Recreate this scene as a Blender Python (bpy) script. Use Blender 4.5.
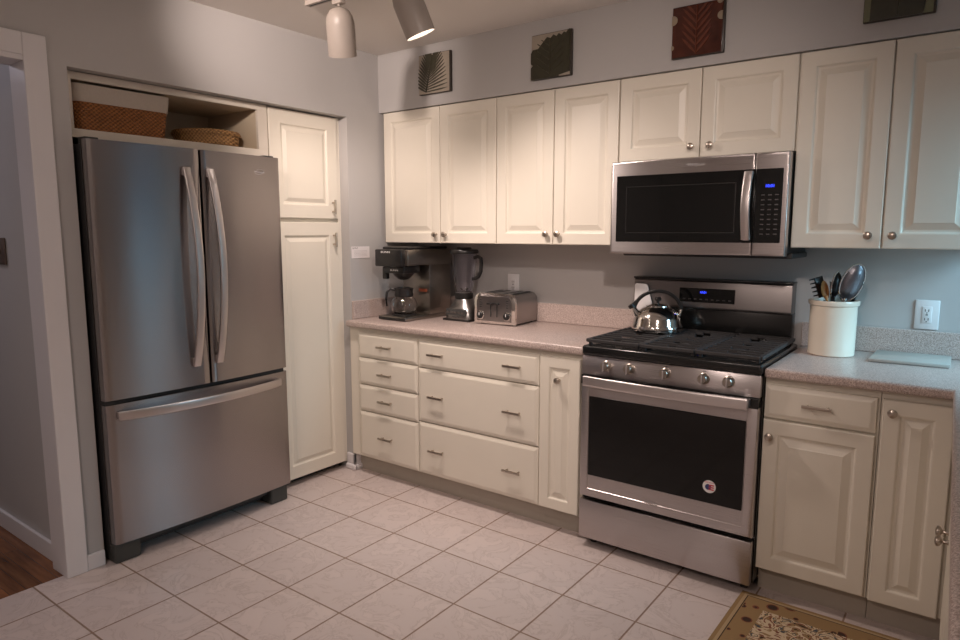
import bpy, bmesh, math, random
from mathutils import Vector, Matrix, Euler
random.seed(4)
S = bpy.context.scene
for o in list(bpy.data.objects): bpy.data.objects.remove(o)
COL = S.collection

# ------------------------------------------------------------------ camera
cam_d = bpy.data.cameras.new('camera'); cam = bpy.data.objects.new('camera', cam_d); COL.objects.link(cam)
cam_d.sensor_width = 36; cam_d.lens = 36 * 668.99 / 960; cam_d.clip_start = .02
cam.location = (2.9349, -3.2733, 1.4229)
cam.rotation_euler = (math.pi / 2 - .1309, 0, .6397)
S.camera = cam

# ------------------------------------------------------------------ world, lights, exposure
S.view_settings.view_transform = 'Standard'; S.view_settings.look = 'None'
S.view_settings.gamma = 1; S.view_settings.exposure = 0.0
W = bpy.data.worlds.new('world'); S.world = W; W.use_nodes = True
bg = W.node_tree.nodes['Background']; bg.inputs[0].default_value = (.30, .66, 1, 1); bg.inputs[1].default_value = .45

def lamp(name, kind, loc, target, power, color, **kw):
    d = bpy.data.lights.new(name, kind); d.energy = power; d.color = color
    for k, v in kw.items(): setattr(d, k, v)
    o = bpy.data.objects.new(name, d); COL.objects.link(o); o.location = loc
    o.rotation_euler = (Vector(target) - Vector(loc)).to_track_quat('-Z', 'Y').to_euler()
    return o
WARM = (1, .83, .75)
# daylight entering by the window over the sink in the right wall
lamp('window_daylight', 'AREA', (3.74, -.40, 1.60), (2.72, -.20, .90), 9.5, (.42, .78, 1), shape='RECTANGLE', size=.60, size_y=.92, spread=math.radians(84))
# added ambient fill, unseen behind the camera, and an unseen light in the hall
lamp('room_fill_light', 'AREA', (1.9, -3.9, 2.43), (1.9, -3.9, 0), 26, (1, .82, .74), shape='DISK', size=.6)
lamp('hall_ceiling_light', 'AREA', (-1.2, -2.75, 2.40), (-1.2, -2.75, 0), 5, (.9, .85, 1), shape='DISK', size=.4)

# ------------------------------------------------------------------ materials
def nt(name):
    m = bpy.data.materials.new(name); m.use_nodes = True
    t = m.node_tree; return m, t, t.nodes['Principled BSDF']
def node(t, kind, **kw):
    n = t.nodes.new(kind)
    for k, v in kw.items():
        if k[0] == '_': n.inputs[k[1:].replace('_', ' ')].default_value = v
        else: setattr(n, k, v)
    return n
def simple(name, col, rough=.5, metal=0, noise=.04, scale=40, bump=0, stretch=(1, 1, 1), **inp):
    m, t, b = nt(name)
    b.inputs['Roughness'].default_value = rough; b.inputs['Metallic'].default_value = metal
    for k, v in inp.items(): b.inputs[k.replace('_', ' ')].default_value = v
    g = node(t, 'ShaderNodeNewGeometry'); mp = node(t, 'ShaderNodeMapping'); mp.inputs['Scale'].default_value = stretch
    n = node(t, 'ShaderNodeTexNoise', _Scale=scale, _Detail=3.0)
    t.links.new(g.outputs['Position'], mp.inputs[0]); t.links.new(mp.outputs[0], n.inputs['Vector'])
    r = node(t, 'ShaderNodeMapRange'); r.inputs['To Min'].default_value = 1 - noise; r.inputs['To Max'].default_value = 1 + noise
    t.links.new(n.outputs['Fac'], r.inputs['Value'])
    mx = node(t, 'ShaderNodeVectorMath', operation='SCALE'); mx.inputs[0].default_value = col
    t.links.new(r.outputs[0], mx.inputs['Scale']); t.links.new(mx.outputs[0], b.inputs['Base Color'])
    if bump:
        bp = node(t, 'ShaderNodeBump', _Strength=bump, _Distance=.002)
        t.links.new(n.outputs['Fac'], bp.inputs['Height']); t.links.new(bp.outputs[0], b.inputs['Normal'])
    return m
def steel(name, col, rough=.3, aniso=.75, rot=0.0):
    m, t, b = nt(name)
    b.inputs['Metallic'].default_value = 1; b.inputs['Anisotropic'].default_value = aniso
    b.inputs['Anisotropic Rotation'].default_value = rot
    tg = node(t, 'ShaderNodeTangent', direction_type='RADIAL', axis='Z'); t.links.new(tg.outputs[0], b.inputs['Tangent'])
    g = node(t, 'ShaderNodeNewGeometry'); mp = node(t, 'ShaderNodeMapping'); mp.inputs['Scale'].default_value = (3, 3, 900)
    n = node(t, 'ShaderNodeTexNoise', _Scale=1.0, _Detail=2.0)
    t.links.new(g.outputs['Position'], mp.inputs[0]); t.links.new(mp.outputs[0], n.inputs['Vector'])
    r = node(t, 'ShaderNodeMapRange'); r.inputs['To Min'].default_value = rough * .93; r.inputs['To Max'].default_value = rough * 1.07
    t.links.new(n.outputs['Fac'], r.inputs['Value']); t.links.new(r.outputs[0], b.inputs['Roughness'])
    r2 = node(t, 'ShaderNodeMapRange'); r2.inputs['To Min'].default_value = .98; r2.inputs['To Max'].default_value = 1.02
    t.links.new(n.outputs['Fac'], r2.inputs['Value'])
    mx = node(t, 'ShaderNodeVectorMath', operation='SCALE'); mx.inputs[0].default_value = col
    t.links.new(r2.outputs[0], mx.inputs['Scale']); t.links.new(mx.outputs[0], b.inputs['Base Color'])
    return m
def emis(name, col, st):
    m, t, b = nt(name); b.inputs['Base Color'].default_value = (0, 0, 0, 1)
    b.inputs['Emission Color'].default_value = (*col, 1); b.inputs['Emission Strength'].default_value = st
    return m
def glass(name, col, rough=.02, ior=1.45):
    m, t, b = nt(name); b.inputs['Base Color'].default_value = (*col, 1); b.inputs['Roughness'].default_value = rough
    b.inputs['Transmission Weight'].default_value = 1; b.inputs['IOR'].default_value = ior
    return m
M = {}
M['paint'] = simple('wall_paint', (.47, .455, .445), .55, noise=.02, scale=3, bump=.0)
M['ceiling'] = simple('ceiling_paint', (.74, .70, .66), .8, noise=.015, scale=4)
M['trim'] = simple('white_trim_paint', (.70, .68, .69), .35, noise=.015, scale=6)
M['cream'] = simple('cream_cabinet_lacquer', (.74, .69, .595), .38, noise=.025, scale=7)
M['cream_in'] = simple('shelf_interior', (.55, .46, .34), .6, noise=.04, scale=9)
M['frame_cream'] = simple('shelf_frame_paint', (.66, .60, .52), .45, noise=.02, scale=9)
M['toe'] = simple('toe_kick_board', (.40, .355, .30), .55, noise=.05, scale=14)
M['steel'] = steel('brushed_stainless', (.50, .465, .46), .28, .8, .25)
M['steel_dark'] = steel('back_panel_shaded_stainless', (.26, .24, .235), .36, .6, .25)  # darker stainless copy; the backguard's shading from its angle is put into the colour
M['fridge_steel'] = steel('fridge_stainless', (.37, .345, .345), .26, .92, .25)
M['handle_steel'] = steel('handle_stainless', (.62, .58, .57), .33, .5, .25)
M['nickel'] = simple('brushed_nickel', (.50, .44, .38), .28, 1, noise=.03, scale=60)
M['chrome'] = simple('polished_steel', (.72, .69, .66), .1, 1, noise=.02, scale=30)
M['toaster'] = simple('toaster_steel', (.36, .34, .335), .28, 1, noise=.03, scale=50)
M['machine_grey'] = simple('metallic_grey_casting', (.30, .285, .28), .3, 1, noise=.03, scale=50)
M['machine_steel'] = simple('coffee_machine_steel', (.30, .27, .24), .32, 1, noise=.05, scale=30)
M['black'] = simple('black_plastic', (.012, .011, .011), .32, noise=.1)
M['black_gloss'] = simple('black_glass', (.006, .006, .006), .06, noise=.02, Specular_IOR_Level=.35)
M['black_enamel'] = simple('black_enamel', (.008, .008, .008), .18, noise=.02)
M['iron'] = simple('cast_iron', (.030, .028, .029), .55, noise=.15, scale=200, bump=.15)
M['dark_grey'] = simple('dark_grey_shell', (.035, .034, .034), .45, noise=.08, scale=60)
M['foot'] = simple('grey_foot_plastic', (.05, .052, .048), .5, noise=.08)
M['white'] = simple('white_plastic', (.72, .70, .70), .35, noise=.01)
M['slot'] = simple('dark_slot', (.03, .03, .03), .6)
M['lamp_white'] = simple('lamp_enamel', (.38, .33, .29), .42, noise=.02)
M['glass'] = glass('clear_glass', (.93, .93, .93))
M['smoke'] = glass('blender_jar_glass', (.86, .86, .92), .03)
M['crock'] = simple('cream_stoneware', (.74, .66, .55), .22, noise=.02, scale=10)
M['mark'] = simple('printed_grey_mark', (.42, .40, .40), .4)
M['mark_dim'] = simple('dim_key_print', (.075, .07, .07), .5)
M['mark_white'] = simple('white_print', (.75, .73, .72), .4)
M['blue'] = emis('blue_display', (.03, .06, 1), 3.2)
M['bulb'] = emis('lit_bulb', (1, .86, .72), 14)
M['woodutensil'] = simple('wooden_utensil', (.42, .19, .06), .5, noise=.15, scale=30, stretch=(4, 4, 1))
M['linen'] = simple('basket_liner_cloth', (.50, .44, .38), .9, noise=.08, scale=120, bump=.3)
M['paper'] = simple('white_paper', (.78, .74, .74), .7, noise=.01)
M['tin'] = simple('grey_board_laminate', (.36, .34, .31), .4, noise=.06, scale=160)
M['orange'] = simple('orange_plastic', (.22, .06, .03), .4)
M['red'] = simple('red_print', (.55, .04, .06), .5); M['navy'] = simple('navy_print', (.03, .04, .14), .5)
M['bronze'] = simple('bronze_plate', (.10, .07, .055), .5, noise=.1)

def mat_floor():
    m, t, b = nt('floor_tile')
    g = node(t, 'ShaderNodeNewGeometry')
    off = node(t, 'ShaderNodeVectorMath', operation='SUBTRACT'); off.inputs[1].default_value = (-.1206, -.7829 - .3062 * 20, 0)
    sc = node(t, 'ShaderNodeVectorMath', operation='SCALE'); sc.inputs['Scale'].default_value = 1 / .3062
    t.links.new(g.outputs['Position'], off.inputs[0]); t.links.new(off.outputs[0], sc.inputs[0])
    off2 = node(t, 'ShaderNodeVectorMath', operation='ADD'); off2.inputs[1].default_value = (10, 0, 0); t.links.new(sc.outputs[0], off2.inputs[0])
    br = node(t, 'ShaderNodeTexBrick', offset=0.0, squash=1.0, _Scale=1.0, _Mortar_Size=.014, _Mortar_Smooth=.35, _Bias=0.0, _Brick_Width=1.0, _Row_Height=1.0)
    br.inputs['Color1'].default_value = (.57, .495, .475, 1); br.inputs['Color2'].default_value = (.61, .53, .505, 1)
    br.inputs['Mortar'].default_value = (.27, .185, .135, 1)
    t.links.new(off2.outputs[0], br.inputs['Vector'])
    fl = node(t, 'ShaderNodeVectorMath', operation='FLOOR'); t.links.new(off2.outputs[0], fl.inputs[0])
    wn = node(t, 'ShaderNodeTexWhiteNoise'); t.links.new(fl.outputs[0], wn.inputs['Vector'])
    ofs = node(t, 'ShaderNodeVectorMath', operation='MULTIPLY_ADD'); t.links.new(wn.outputs['Color'], ofs.inputs[0]); ofs.inputs[1].default_value = (9, 9, 9); t.links.new(off2.outputs[0], ofs.inputs[2])
    n = node(t, 'ShaderNodeTexNoise', _Scale=2.2, _Detail=8.0, _Roughness=.62, _Distortion=1.6); t.links.new(ofs.outputs[0], n.inputs['Vector'])
    cr = node(t, 'ShaderNodeValToRGB'); e = cr.color_ramp.elements
    e[0].position = .40; e[0].color = (1.06, 1.05, 1.04, 1); e[1].position = .62; e[1].color = (1, 1, 1, 1)
    x = e.new(.485); x.color = (.80, .77, .75, 1); x = e.new(.46); x.color = (1.02, 1.02, 1.02, 1); x = e.new(.51); x.color = (.99, .98, .98, 1)
    t.links.new(n.outputs['Fac'], cr.inputs['Fac'])
    mu = node(t, 'ShaderNodeMix', data_type='RGBA', blend_type='MULTIPLY'); mu.inputs['Factor'].default_value = .75
    t.links.new(br.outputs['Color'], mu.inputs[6]); t.links.new(cr.outputs[0], mu.inputs[7]); t.links.new(mu.outputs[2], b.inputs['Base Color'])
    b.inputs['Roughness'].default_value = .38
    bu = node(t, 'ShaderNodeBump', invert=True, _Strength=.5, _Distance=.002); t.links.new(br.outputs['Fac'], bu.inputs['Height']); t.links.new(bu.outputs[0], b.inputs['Normal'])
    return m
def mat_wood():
    m, t, b = nt('hall_wood_floor')
    g = node(t, 'ShaderNodeNewGeometry'); mp = node(t, 'ShaderNodeMapping'); mp.inputs['Scale'].default_value = (1.2, 12, 1)
    t.links.new(g.outputs['Position'], mp.inputs[0])
    n = node(t, 'ShaderNodeTexNoise', _Scale=3.0, _Detail=6.0); t.links.new(mp.outputs[0], n.inputs['Vector'])
    cr = node(t, 'ShaderNodeValToRGB'); e = cr.color_ramp.elements
    e[0].position = .3; e[0].color = (.09, .035, .014, 1); e[1].position = .7; e[1].color = (.26, .11, .045, 1)
    t.links.new(n.outputs['Fac'], cr.inputs['Fac'])
    br = node(t, 'ShaderNodeTexBrick', _Scale=1.0, _Mortar_Size=.0012, _Brick_Width=.9, _Row_Height=.057)
    br.inputs['Color1'].default_value = (.8, .8, .8, 1); br.inputs['Color2'].default_value = (1.15, 1.1, 1.1, 1); br.inputs['Mortar'].default_value = (.2, .2, .2, 1)
    t.links.new(g.outputs['Position'], br.inputs['Vector'])
    mu = node(t, 'ShaderNodeMix', data_type='RGBA', blend_type='MULTIPLY'); mu.inputs['Factor'].default_value = 1
    t.links.new(cr.outputs[0], mu.inputs[6]); t.links.new(br.outputs['Color'], mu.inputs[7]); t.links.new(mu.outputs[2], b.inputs['Base Color'])
    b.inputs['Roughness'].default_value = .25
    return m
def mat_laminate():
    m, t, b = nt('speckled_laminate')
    g = node(t, 'ShaderNodeNewGeometry')
    n = node(t, 'ShaderNodeTexNoise', _Scale=260.0, _Detail=2.0, _Roughness=.7); t.links.new(g.outputs['Position'], n.inputs['Vector'])
    cr = node(t, 'ShaderNodeValToRGB'); e = cr.color_ramp.elements
    e[0].position = .36; e[0].color = (.29, .22, .195, 1); e[1].position = .64; e[1].color = (.64, .54, .50, 1)
    x = e.new(.5); x.color = (.46, .37, .335, 1)
    t.links.new(n.outputs['Fac'], cr.inputs['Fac']); t.links.new(cr.outputs[0], b.inputs['Base Color'])
    b.inputs['Roughness'].default_value = .3
    return m
def mat_weave(name, c0, c1, sc):
    m, t, b = nt(name)
    tc = node(t, 'ShaderNodeTexCoord'); sep = node(t, 'ShaderNodeSeparateXYZ'); t.links.new(tc.outputs['Object'], sep.inputs[0])
    def mth(op, a, bb):
        n = node(t, 'ShaderNodeMath', operation=op)
        for i, v in enumerate((a, bb)):
            if v is None: continue
            if isinstance(v, (int, float)): n.inputs[i].default_value = v
            else: t.links.new(v, n.inputs[i])
        return n.outputs[0]
    at = mth('ADD', sep.outputs['X'], sep.outputs['Y'])
    a = mth('SINE', mth('MULTIPLY', at, sc), None); z = mth('SINE', mth('MULTIPLY', sep.outputs['Z'], sc * 1.3), None)
    w = mth('MULTIPLY', a, z); w2 = mth('MULTIPLY_ADD', w, .5)
    w2.node.inputs[2].default_value = .5
    n = node(t, 'ShaderNodeTexNoise', _Scale=22.0, _Detail=3.0); t.links.new(tc.outputs['Object'], n.inputs['Vector'])
    f = mth('MULTIPLY', w2, mth('ADD', n.outputs['Fac'], .5))
    cr = node(t, 'ShaderNodeValToRGB'); e = cr.color_ramp.elements; e[0].color = (*c0, 1); e[1].color = (*c1, 1); e[0].position = .05; e[1].position = .8
    t.links.new(f, cr.inputs['Fac']); t.links.new(cr.outputs[0], b.inputs['Base Color']); b.inputs['Roughness'].default_value = .6
    bu = node(t, 'ShaderNodeBump', _Strength=.8, _Distance=.006); t.links.new(w2, bu.inputs['Height']); t.links.new(bu.outputs[0], b.inputs['Normal'])
    return m
def mat_rug():
    m, t, b = nt('rug_pile')
    tc = node(t, 'ShaderNodeTexCoord'); P = tc.outputs['Object']; sep = node(t, 'ShaderNodeSeparateXYZ'); t.links.new(P, sep.inputs[0])
    def mth(op, a, bb=0):
        n = node(t, 'ShaderNodeMath', operation=op)
        for i, v in enumerate((a, bb)):
            if isinstance(v, (int, float)): n.inputs[i].default_value = v
            else: t.links.new(v, n.inputs[i])
        return n.outputs[0]
    # distance from the rug's edge (rug is 0.60 x 1.5, centred on its origin)
    d = mth('MINIMUM', mth('SUBTRACT', .30, mth('ABSOLUTE', sep.outputs['X'])), mth('SUBTRACT', .75, mth('ABSOLUTE', sep.outputs['Y'])))
    def ramp(src, stops, const=True):
        cr = node(t, 'ShaderNodeValToRGB'); cr.color_ramp.interpolation = 'CONSTANT' if const else 'LINEAR'; el = cr.color_ramp.elements
        el[0].position, el[0].color = stops[0][0], (*stops[0][1], 1)
        el[1].position, el[1].color = stops[1][0], (*stops[1][1], 1)
        for p, c in stops[2:]: x = el.new(p); x.color = (*c, 1)
        t.links.new(src, cr.inputs['Fac']); return cr.outputs[0]
    tan, cream, brown, rust, blue = (.30, .19, .085), (.60, .48, .33), (.045, .022, .014), (.20, .06, .035), (.06, .07, .085)
    v = node(t, 'ShaderNodeTexVoronoi', _Scale=17.0, _Randomness=.75); t.links.new(P, v.inputs['Vector'])
    sp = node(t, 'ShaderNodeSeparateColor'); t.links.new(v.outputs['Color'], sp.inputs[0])
    nz = node(t, 'ShaderNodeTexNoise', _Scale=19.0, _Detail=2.0, _Distortion=1.5); t.links.new(P, nz.inputs['Vector'])
    field = ramp(nz.outputs['Fac'], [(0, brown), (.36, tan), (.43, rust), (.47, cream), (.56, tan), (.60, blue), (.66, cream)])
    bord = ramp(mth('MULTIPLY', v.outputs['Distance'], mth('ADD', sp.outputs[0], .5)), [(0, (.42, .30, .17)), (.06, brown), (.20, rust), (.25, (.30, .19, .085))])
    edge = ramp(d, [(0, tan), (.012, (.42, .30, .17)), (.024, brown), (.030, tan)])
    def mix(f, a, c):
        n = node(t, 'ShaderNodeMix', data_type='RGBA'); t.links.new(f, n.inputs['Factor']); t.links.new(a, n.inputs[6]); t.links.new(c, n.inputs[7]); return n.outputs[2]
    c1 = mix(mth('GREATER_THAN', d, .034), edge, bord); c2 = mix(mth('GREATER_THAN', d, .105), c1, field)
    t.links.new(c2, b.inputs['Base Color']); b.inputs['Roughness'].default_value = .95
    nn = node(t, 'ShaderNodeTexNoise', _Scale=350.0); t.links.new(P, nn.inputs['Vector'])
    bu = node(t, 'ShaderNodeBump', _Strength=.6, _Distance=.004); t.links.new(nn.outputs['Fac'], bu.inputs['Height']); t.links.new(bu.outputs[0], b.inputs['Normal'])
    return m
M['floor'] = mat_floor(); M['wood'] = mat_wood(); M['laminate'] = mat_laminate(); M['rug'] = mat_rug()
M['weave'] = mat_weave('basket_weave', (.13, .043, .010), (.34, .125, .030), 300)
M['weave2'] = mat_weave('light_basket_weave', (.20, .095, .035), (.50, .28, .11), 260)

# ------------------------------------------------------------------ mesh helpers
class MB:
    def __init__(s): s.bm = bmesh.new()
    def _bev(s, before, bevel, seg=2):
        if bevel:
            fs = [f for f in s.bm.faces if f not in before]
            es = list({e for f in fs for e in f.edges})
            bmesh.ops.bevel(s.bm, geom=es, offset=bevel, segments=seg, affect='EDGES', clamp_overlap=True, profile=.5)
    def box(s, x0, x1, y0, y1, z0, z1, bevel=0, seg=2):
        before = set(s.bm.faces)
        vs = [s.bm.verts.new((x, y, z)) for x in (x0, x1) for y in (y0, y1) for z in (z0, z1)]
        for q in ((0, 1, 3, 2), (4, 6, 7, 5), (0, 4, 5, 1), (2, 3, 7, 6), (0, 2, 6, 4), (1, 5, 7, 3)):
            s.bm.faces.new([vs[i] for i in q])
        s._bev(before, bevel, seg); return s
    def prism(s, pts, a0, a1, plane='xy', bevel=0, seg=2):
        before = set(s.bm.faces)
        f = {'xy': lambda p, a: (p[0], p[1], a), 'xz': lambda p, a: (p[0], a, p[1]), 'yz': lambda p, a: (a, p[0], p[1])}[plane]
        lo = [s.bm.verts.new(f(p, a0)) for p in pts]; hi = [s.bm.verts.new(f(p, a1)) for p in pts]
        s.bm.faces.new(lo); s.bm.faces.new(hi[::-1]); n = len(pts)
        for i in range(n): s.bm.faces.new((lo[i], lo[(i + 1) % n], hi[(i + 1) % n], hi[i]))
        bmesh.ops.recalc_face_normals(s.bm, faces=[x for x in s.bm.faces if x not in before])
        s._bev(before, bevel, seg); return s
    def lathe(s, prof, c=(0, 0, 0), n=32, axis=(0, 0, 1), sx=1, sy=1):
        q = Vector((0, 0, 1)).rotation_difference(Vector(axis).normalized()).to_matrix(); c = Vector(c)
        rings = []
        for r, z in prof:
            if r < 1e-6: rings.append([s.bm.verts.new(c + q @ Vector((0, 0, z)))])
            else: rings.append([s.bm.verts.new(c + q @ Vector((r * sx * math.cos(2 * math.pi * i / n), r * sy * math.sin(2 * math.pi * i / n), z))) for i in range(n)])
        for a, b in zip(rings, rings[1:]):
            for i in range(n):
                j = (i + 1) % n
                if len(a) == 1 and len(b) == 1: continue
                if len(a) == 1: s.bm.faces.new((a[0], b[j], b[i]))
                elif len(b) == 1: s.bm.faces.new((a[i], a[j], b[0]))
                else: s.bm.faces.new((a[i], a[j], b[j], b[i]))
        return s
    def cyl(s, c, r, h, axis=(0, 0, 1), n=32, bevel=0):
        b = min(bevel, r * .9, h / 2)
        prof = [(0, 0), (r - b, 0), (r, b), (r, h - b), (r - b, h), (0, h)] if b else [(0, 0), (r, 0), (r, h), (0, h)]
        return s.lathe(prof, c, n, axis)
    def tube(s, pts, r, n=10, flat=None, up=(0, 0, 1)):
        """sweep a circle (or an ellipse / flat bar given as (rx, ry)) along points"""
        pts = [Vector(p) for p in pts]; rings = []
        rr = r if isinstance(r, (list, tuple)) else [r] * len(pts)
        for i, p in enumerate(pts):
            d = (pts[min(i + 1, len(pts) - 1)] - pts[max(i - 1, 0)]).normalized()
            u = Vector(up); a = d.cross(u)
            if a.length < 1e-3: a = d.cross(Vector((1, 0, 0)))
            a.normalize(); b = a.cross(d).normalized()
            ring = []
            for k in range(n):
                t = 2 * math.pi * (k + .5) / n
                ca, sa = math.cos(t), math.sin(t)
                if flat:
                    f = lambda v: math.copysign(abs(v) ** .35, v); ring.append(s.bm.verts.new(p + a * flat[0] * f(ca) + b * flat[1] * f(sa)))
                else: ring.append(s.bm.verts.new(p + (a * ca + b * sa) * rr[i]))
            rings.append(ring)
        for a, b in zip(rings, rings[1:]):
            for k in range(n): s.bm.faces.new((a[k], a[(k + 1) % n], b[(k + 1) % n], b[k]))
        s.bm.faces.new(rings[0][::-1]); s.bm.faces.new(rings[-1]); return s
    def rings(s, a0, a1, z0, z1, prof, F):
        """nested rectangles: prof = [(inset, depth)], F maps (a, depth, z) to a point; closed at the first and last ring"""
        R = []
        for ins, dep in prof:
            R.append([s.bm.verts.new(F(a, dep, z)) for a, z in ((a0 + ins, z0 + ins), (a1 - ins, z0 + ins), (a1 - ins, z1 - ins), (a0 + ins, z1 - ins))])
        fs = [s.bm.faces.new(R[0][::-1])]
        for a, b in zip(R, R[1:]):
            for i in range(4): fs.append(s.bm.faces.new((a[i], a[(i + 1) % 4], b[(i + 1) % 4], b[i])))
        fs.append(s.bm.faces.new(R[-1])); bmesh.ops.recalc_face_normals(s.bm, faces=fs); return s
    def move(s, v=(0, 0, 0), rot=None):
        m = Matrix.Translation(v) @ (rot.to_4x4() if rot is not None else Matrix()); bmesh.ops.transform(s.bm, matrix=m, verts=s.bm.verts); return s
    def build(s, name, mat, parent=None, smooth=False, world=True):
        bm = s.bm
        if parent is not None and world and parent.name in WL: bmesh.ops.translate(bm, vec=-WL[parent.name], verts=bm.verts)
        bmesh.ops.recalc_face_normals(bm, faces=bm.faces)
        me = bpy.data.meshes.new(name); bm.to_mesh(me); bm.free()
        me.materials.append(M[mat] if isinstance(mat, str) else mat)
        if smooth: me.shade_smooth(); me.set_sharp_from_angle(angle=math.radians(38))
        o = bpy.data.objects.new(name, me); COL.objects.link(o)
        if parent is not None:
            o.parent = parent; WL[o.name] = WL.get(parent.name, Vector((0, 0, 0))) if world else Vector((0, 0, 0))
        return o
WL = {}
def tag(o, label, cat, group=None):
    o['label'] = label; o['category'] = cat
    if group: o['group'] = group
    return o
def thing(name, label, cat, loc=(0, 0, 0), rz=0, group=None):
    o = bpy.data.objects.new(name, None); COL.objects.link(o); o.empty_display_size = .05
    o.location = loc; o.rotation_euler = (0, 0, rz); WL[o.name] = Vector(loc); return tag(o, label, cat, group)
def struct(name, mb, mat, smooth=False):
    o = mb.build(name, mat, None, smooth); o['kind'] = 'structure'; return o
def one(name, mb, mat, label, cat, group=None, loc=None, smooth=False):
    """a thing that is one mesh; world coordinates, origin moved to loc"""
    if loc: bmesh.ops.translate(mb.bm, vec=-Vector(loc), verts=mb.bm.verts)
    o = mb.build(name, mat, None, smooth)
    if loc: o.location = loc
    return tag(o, label, cat, group)
def copy_tree(o, parent=None):
    c = o.copy(); COL.objects.link(c)
    if parent is not None: c.parent = parent
    for ch in list(o.children): copy_tree(ch, c)
    return c
def text(name, body, size, mat, parent, loc, rot, world=True, depth=.0006, sx=1.0):
    cu = bpy.data.curves.new(name, 'FONT'); cu.body = body; cu.size = size; cu.extrude = depth; cu.align_x = 'CENTER'; cu.align_y = 'CENTER'; cu.resolution_u = 3
    t = bpy.data.objects.new(name, cu); COL.objects.link(t)
    bpy.context.view_layer.update()
    me = bpy.data.meshes.new_from_object(t.evaluated_get(bpy.context.evaluated_depsgraph_get()))
    bpy.data.objects.remove(t); bpy.data.curves.remove(cu)
    mtx = Matrix.Translation(loc) @ Euler(rot).to_matrix().to_4x4() @ Matrix.Diagonal((sx, 1, 1, 1)); me.transform(mtx)
    bm = bmesh.new(); bm.from_mesh(me); bpy.data.meshes.remove(me)
    mb = MB(); mb.bm.free(); mb.bm = bm
    return mb.build(name, mat, parent, world=world)
R90 = math.pi / 2
def arc(c, r, a0, a1, n, f): return [f(c[0] + r * math.cos(a0 + (a1 - a0) * i / n), c[1] + r * math.sin(a0 + (a1 - a0) * i / n)) for i in range(n + 1)]

# ------------------------------------------------------------------ room shell
XR, YF, ZC, T = 3.56, -4.9, 2.452, .12
struct('floor', MB().prism([(-.03, YF - T), (XR + T, YF - T), (XR + T, T), (-.80, T), (-.80, -2.12), (-.03, -2.12)], -.05, 0, 'xy'), 'floor')
struct('ceiling', MB().box(-2.7, XR + T, YF - T, T, ZC, ZC + .08), 'ceiling')
struct('wall_back', MB().box(-.78, XR + T, 0, T, -.05, ZC), 'paint')
wl = MB()
wl.box(-T, 0, -.594, 0, 0, ZC)                      # stub beside the worktop
wl.box(-T, 0, -2.048, -.594, 2.069, ZC)             # above the recess
wl.box(-.78, 0, -2.165, -2.048, 0, ZC)              # side of the recess, continues beside the hall
wl.box(-T, 0, -3.1, -2.165, 2.09, ZC)               # above the doorway
wl.box(-T, 0, YF, -3.1, 0, ZC)
wl.box(-.78, -.70, -2.048, 0, 0, 2.2); wl.box(-.70, -T, -2.048, 0, 2.075, 2.2)
struct('wall_left', wl, 'paint')
wr = MB(); wy0, wy1, wz0, wz1 = -.70, -.10, 1.08, 2.02
wr.box(XR, XR + T, wy1, 0, 0, ZC).box(XR, XR + T, YF, wy0, 0, ZC).box(XR, XR + T, wy0, wy1, 0, wz0).box(XR, XR + T, wy0, wy1, wz1, ZC)
struct('wall_right', wr, 'paint')
struct('wall_front', MB().box(-T, XR + T, YF - T, YF, 0, ZC), 'paint')
wf = MB()
for a, b, c, d in ((wy0, wy1, wz0, wz0 + .05), (wy0, wy1, wz1 - .05, wz1), (wy0, wy0 + .05, wz0, wz1), (wy1 - .05, wy1, wz0, wz1), (wy0, wy1, 1.58, 1.62)):
    wf.box(XR + .02, XR + .06, a, b, c, d, .004)
struct('window_1', wf, 'trim')
# soffit over the wall cabinets
struct('trim_1', MB().box(0, XR, -.338, 0, 2.122, ZC), 'paint').name = 'wall_soffit'
# hall beyond the doorway
struct('floor_hall', MB().box(-2.7, -.03, -3.4, -2.12, -.05, 0), 'wood')
struct('wall_hall', MB().box(-2.7, -.78, -2.165, -2.05, -.05, ZC).box(-2.7, -.0 - T, -3.5, -3.4, 0, ZC).box(-2.78, -2.7, -3.5, -2.05, 0, ZC), 'paint')
struct('baseboard_hall', MB().box(-2.7, -.13, -2.18, -2.165, 0, .085, .004), 'trim')
cas = MB().box(0, .018, -2.204, -2.122, 0, 2.161, .004).box(0, .018, -3.2, -2.204, 2.078, 2.161, .004).box(0, .018, -3.2, -3.1, 0, 2.078, .004)
cas.box(-T - .01, .012, -2.202, -2.165, 0, 2.09, .002).box(-T - .01, .012, -3.1, -2.202, 2.06, 2.09, .002)
struct('trim_1', cas, 'trim')
struct('baseboard_left', MB().box(0, .014, -2.122, -2.050, 0, .068, .004), 'trim')
struct('baseboard_corner', MB().box(-.054, .016, -.610, -.594, 0, .098, .004).box(0, .016, -.610, -.552, 0, .098, .004).box(-.056, .027, -.622, -.594, 0, .034, .009).box(0, .027, -.620, -.552, 0, .034, .009), 'trim')

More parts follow.
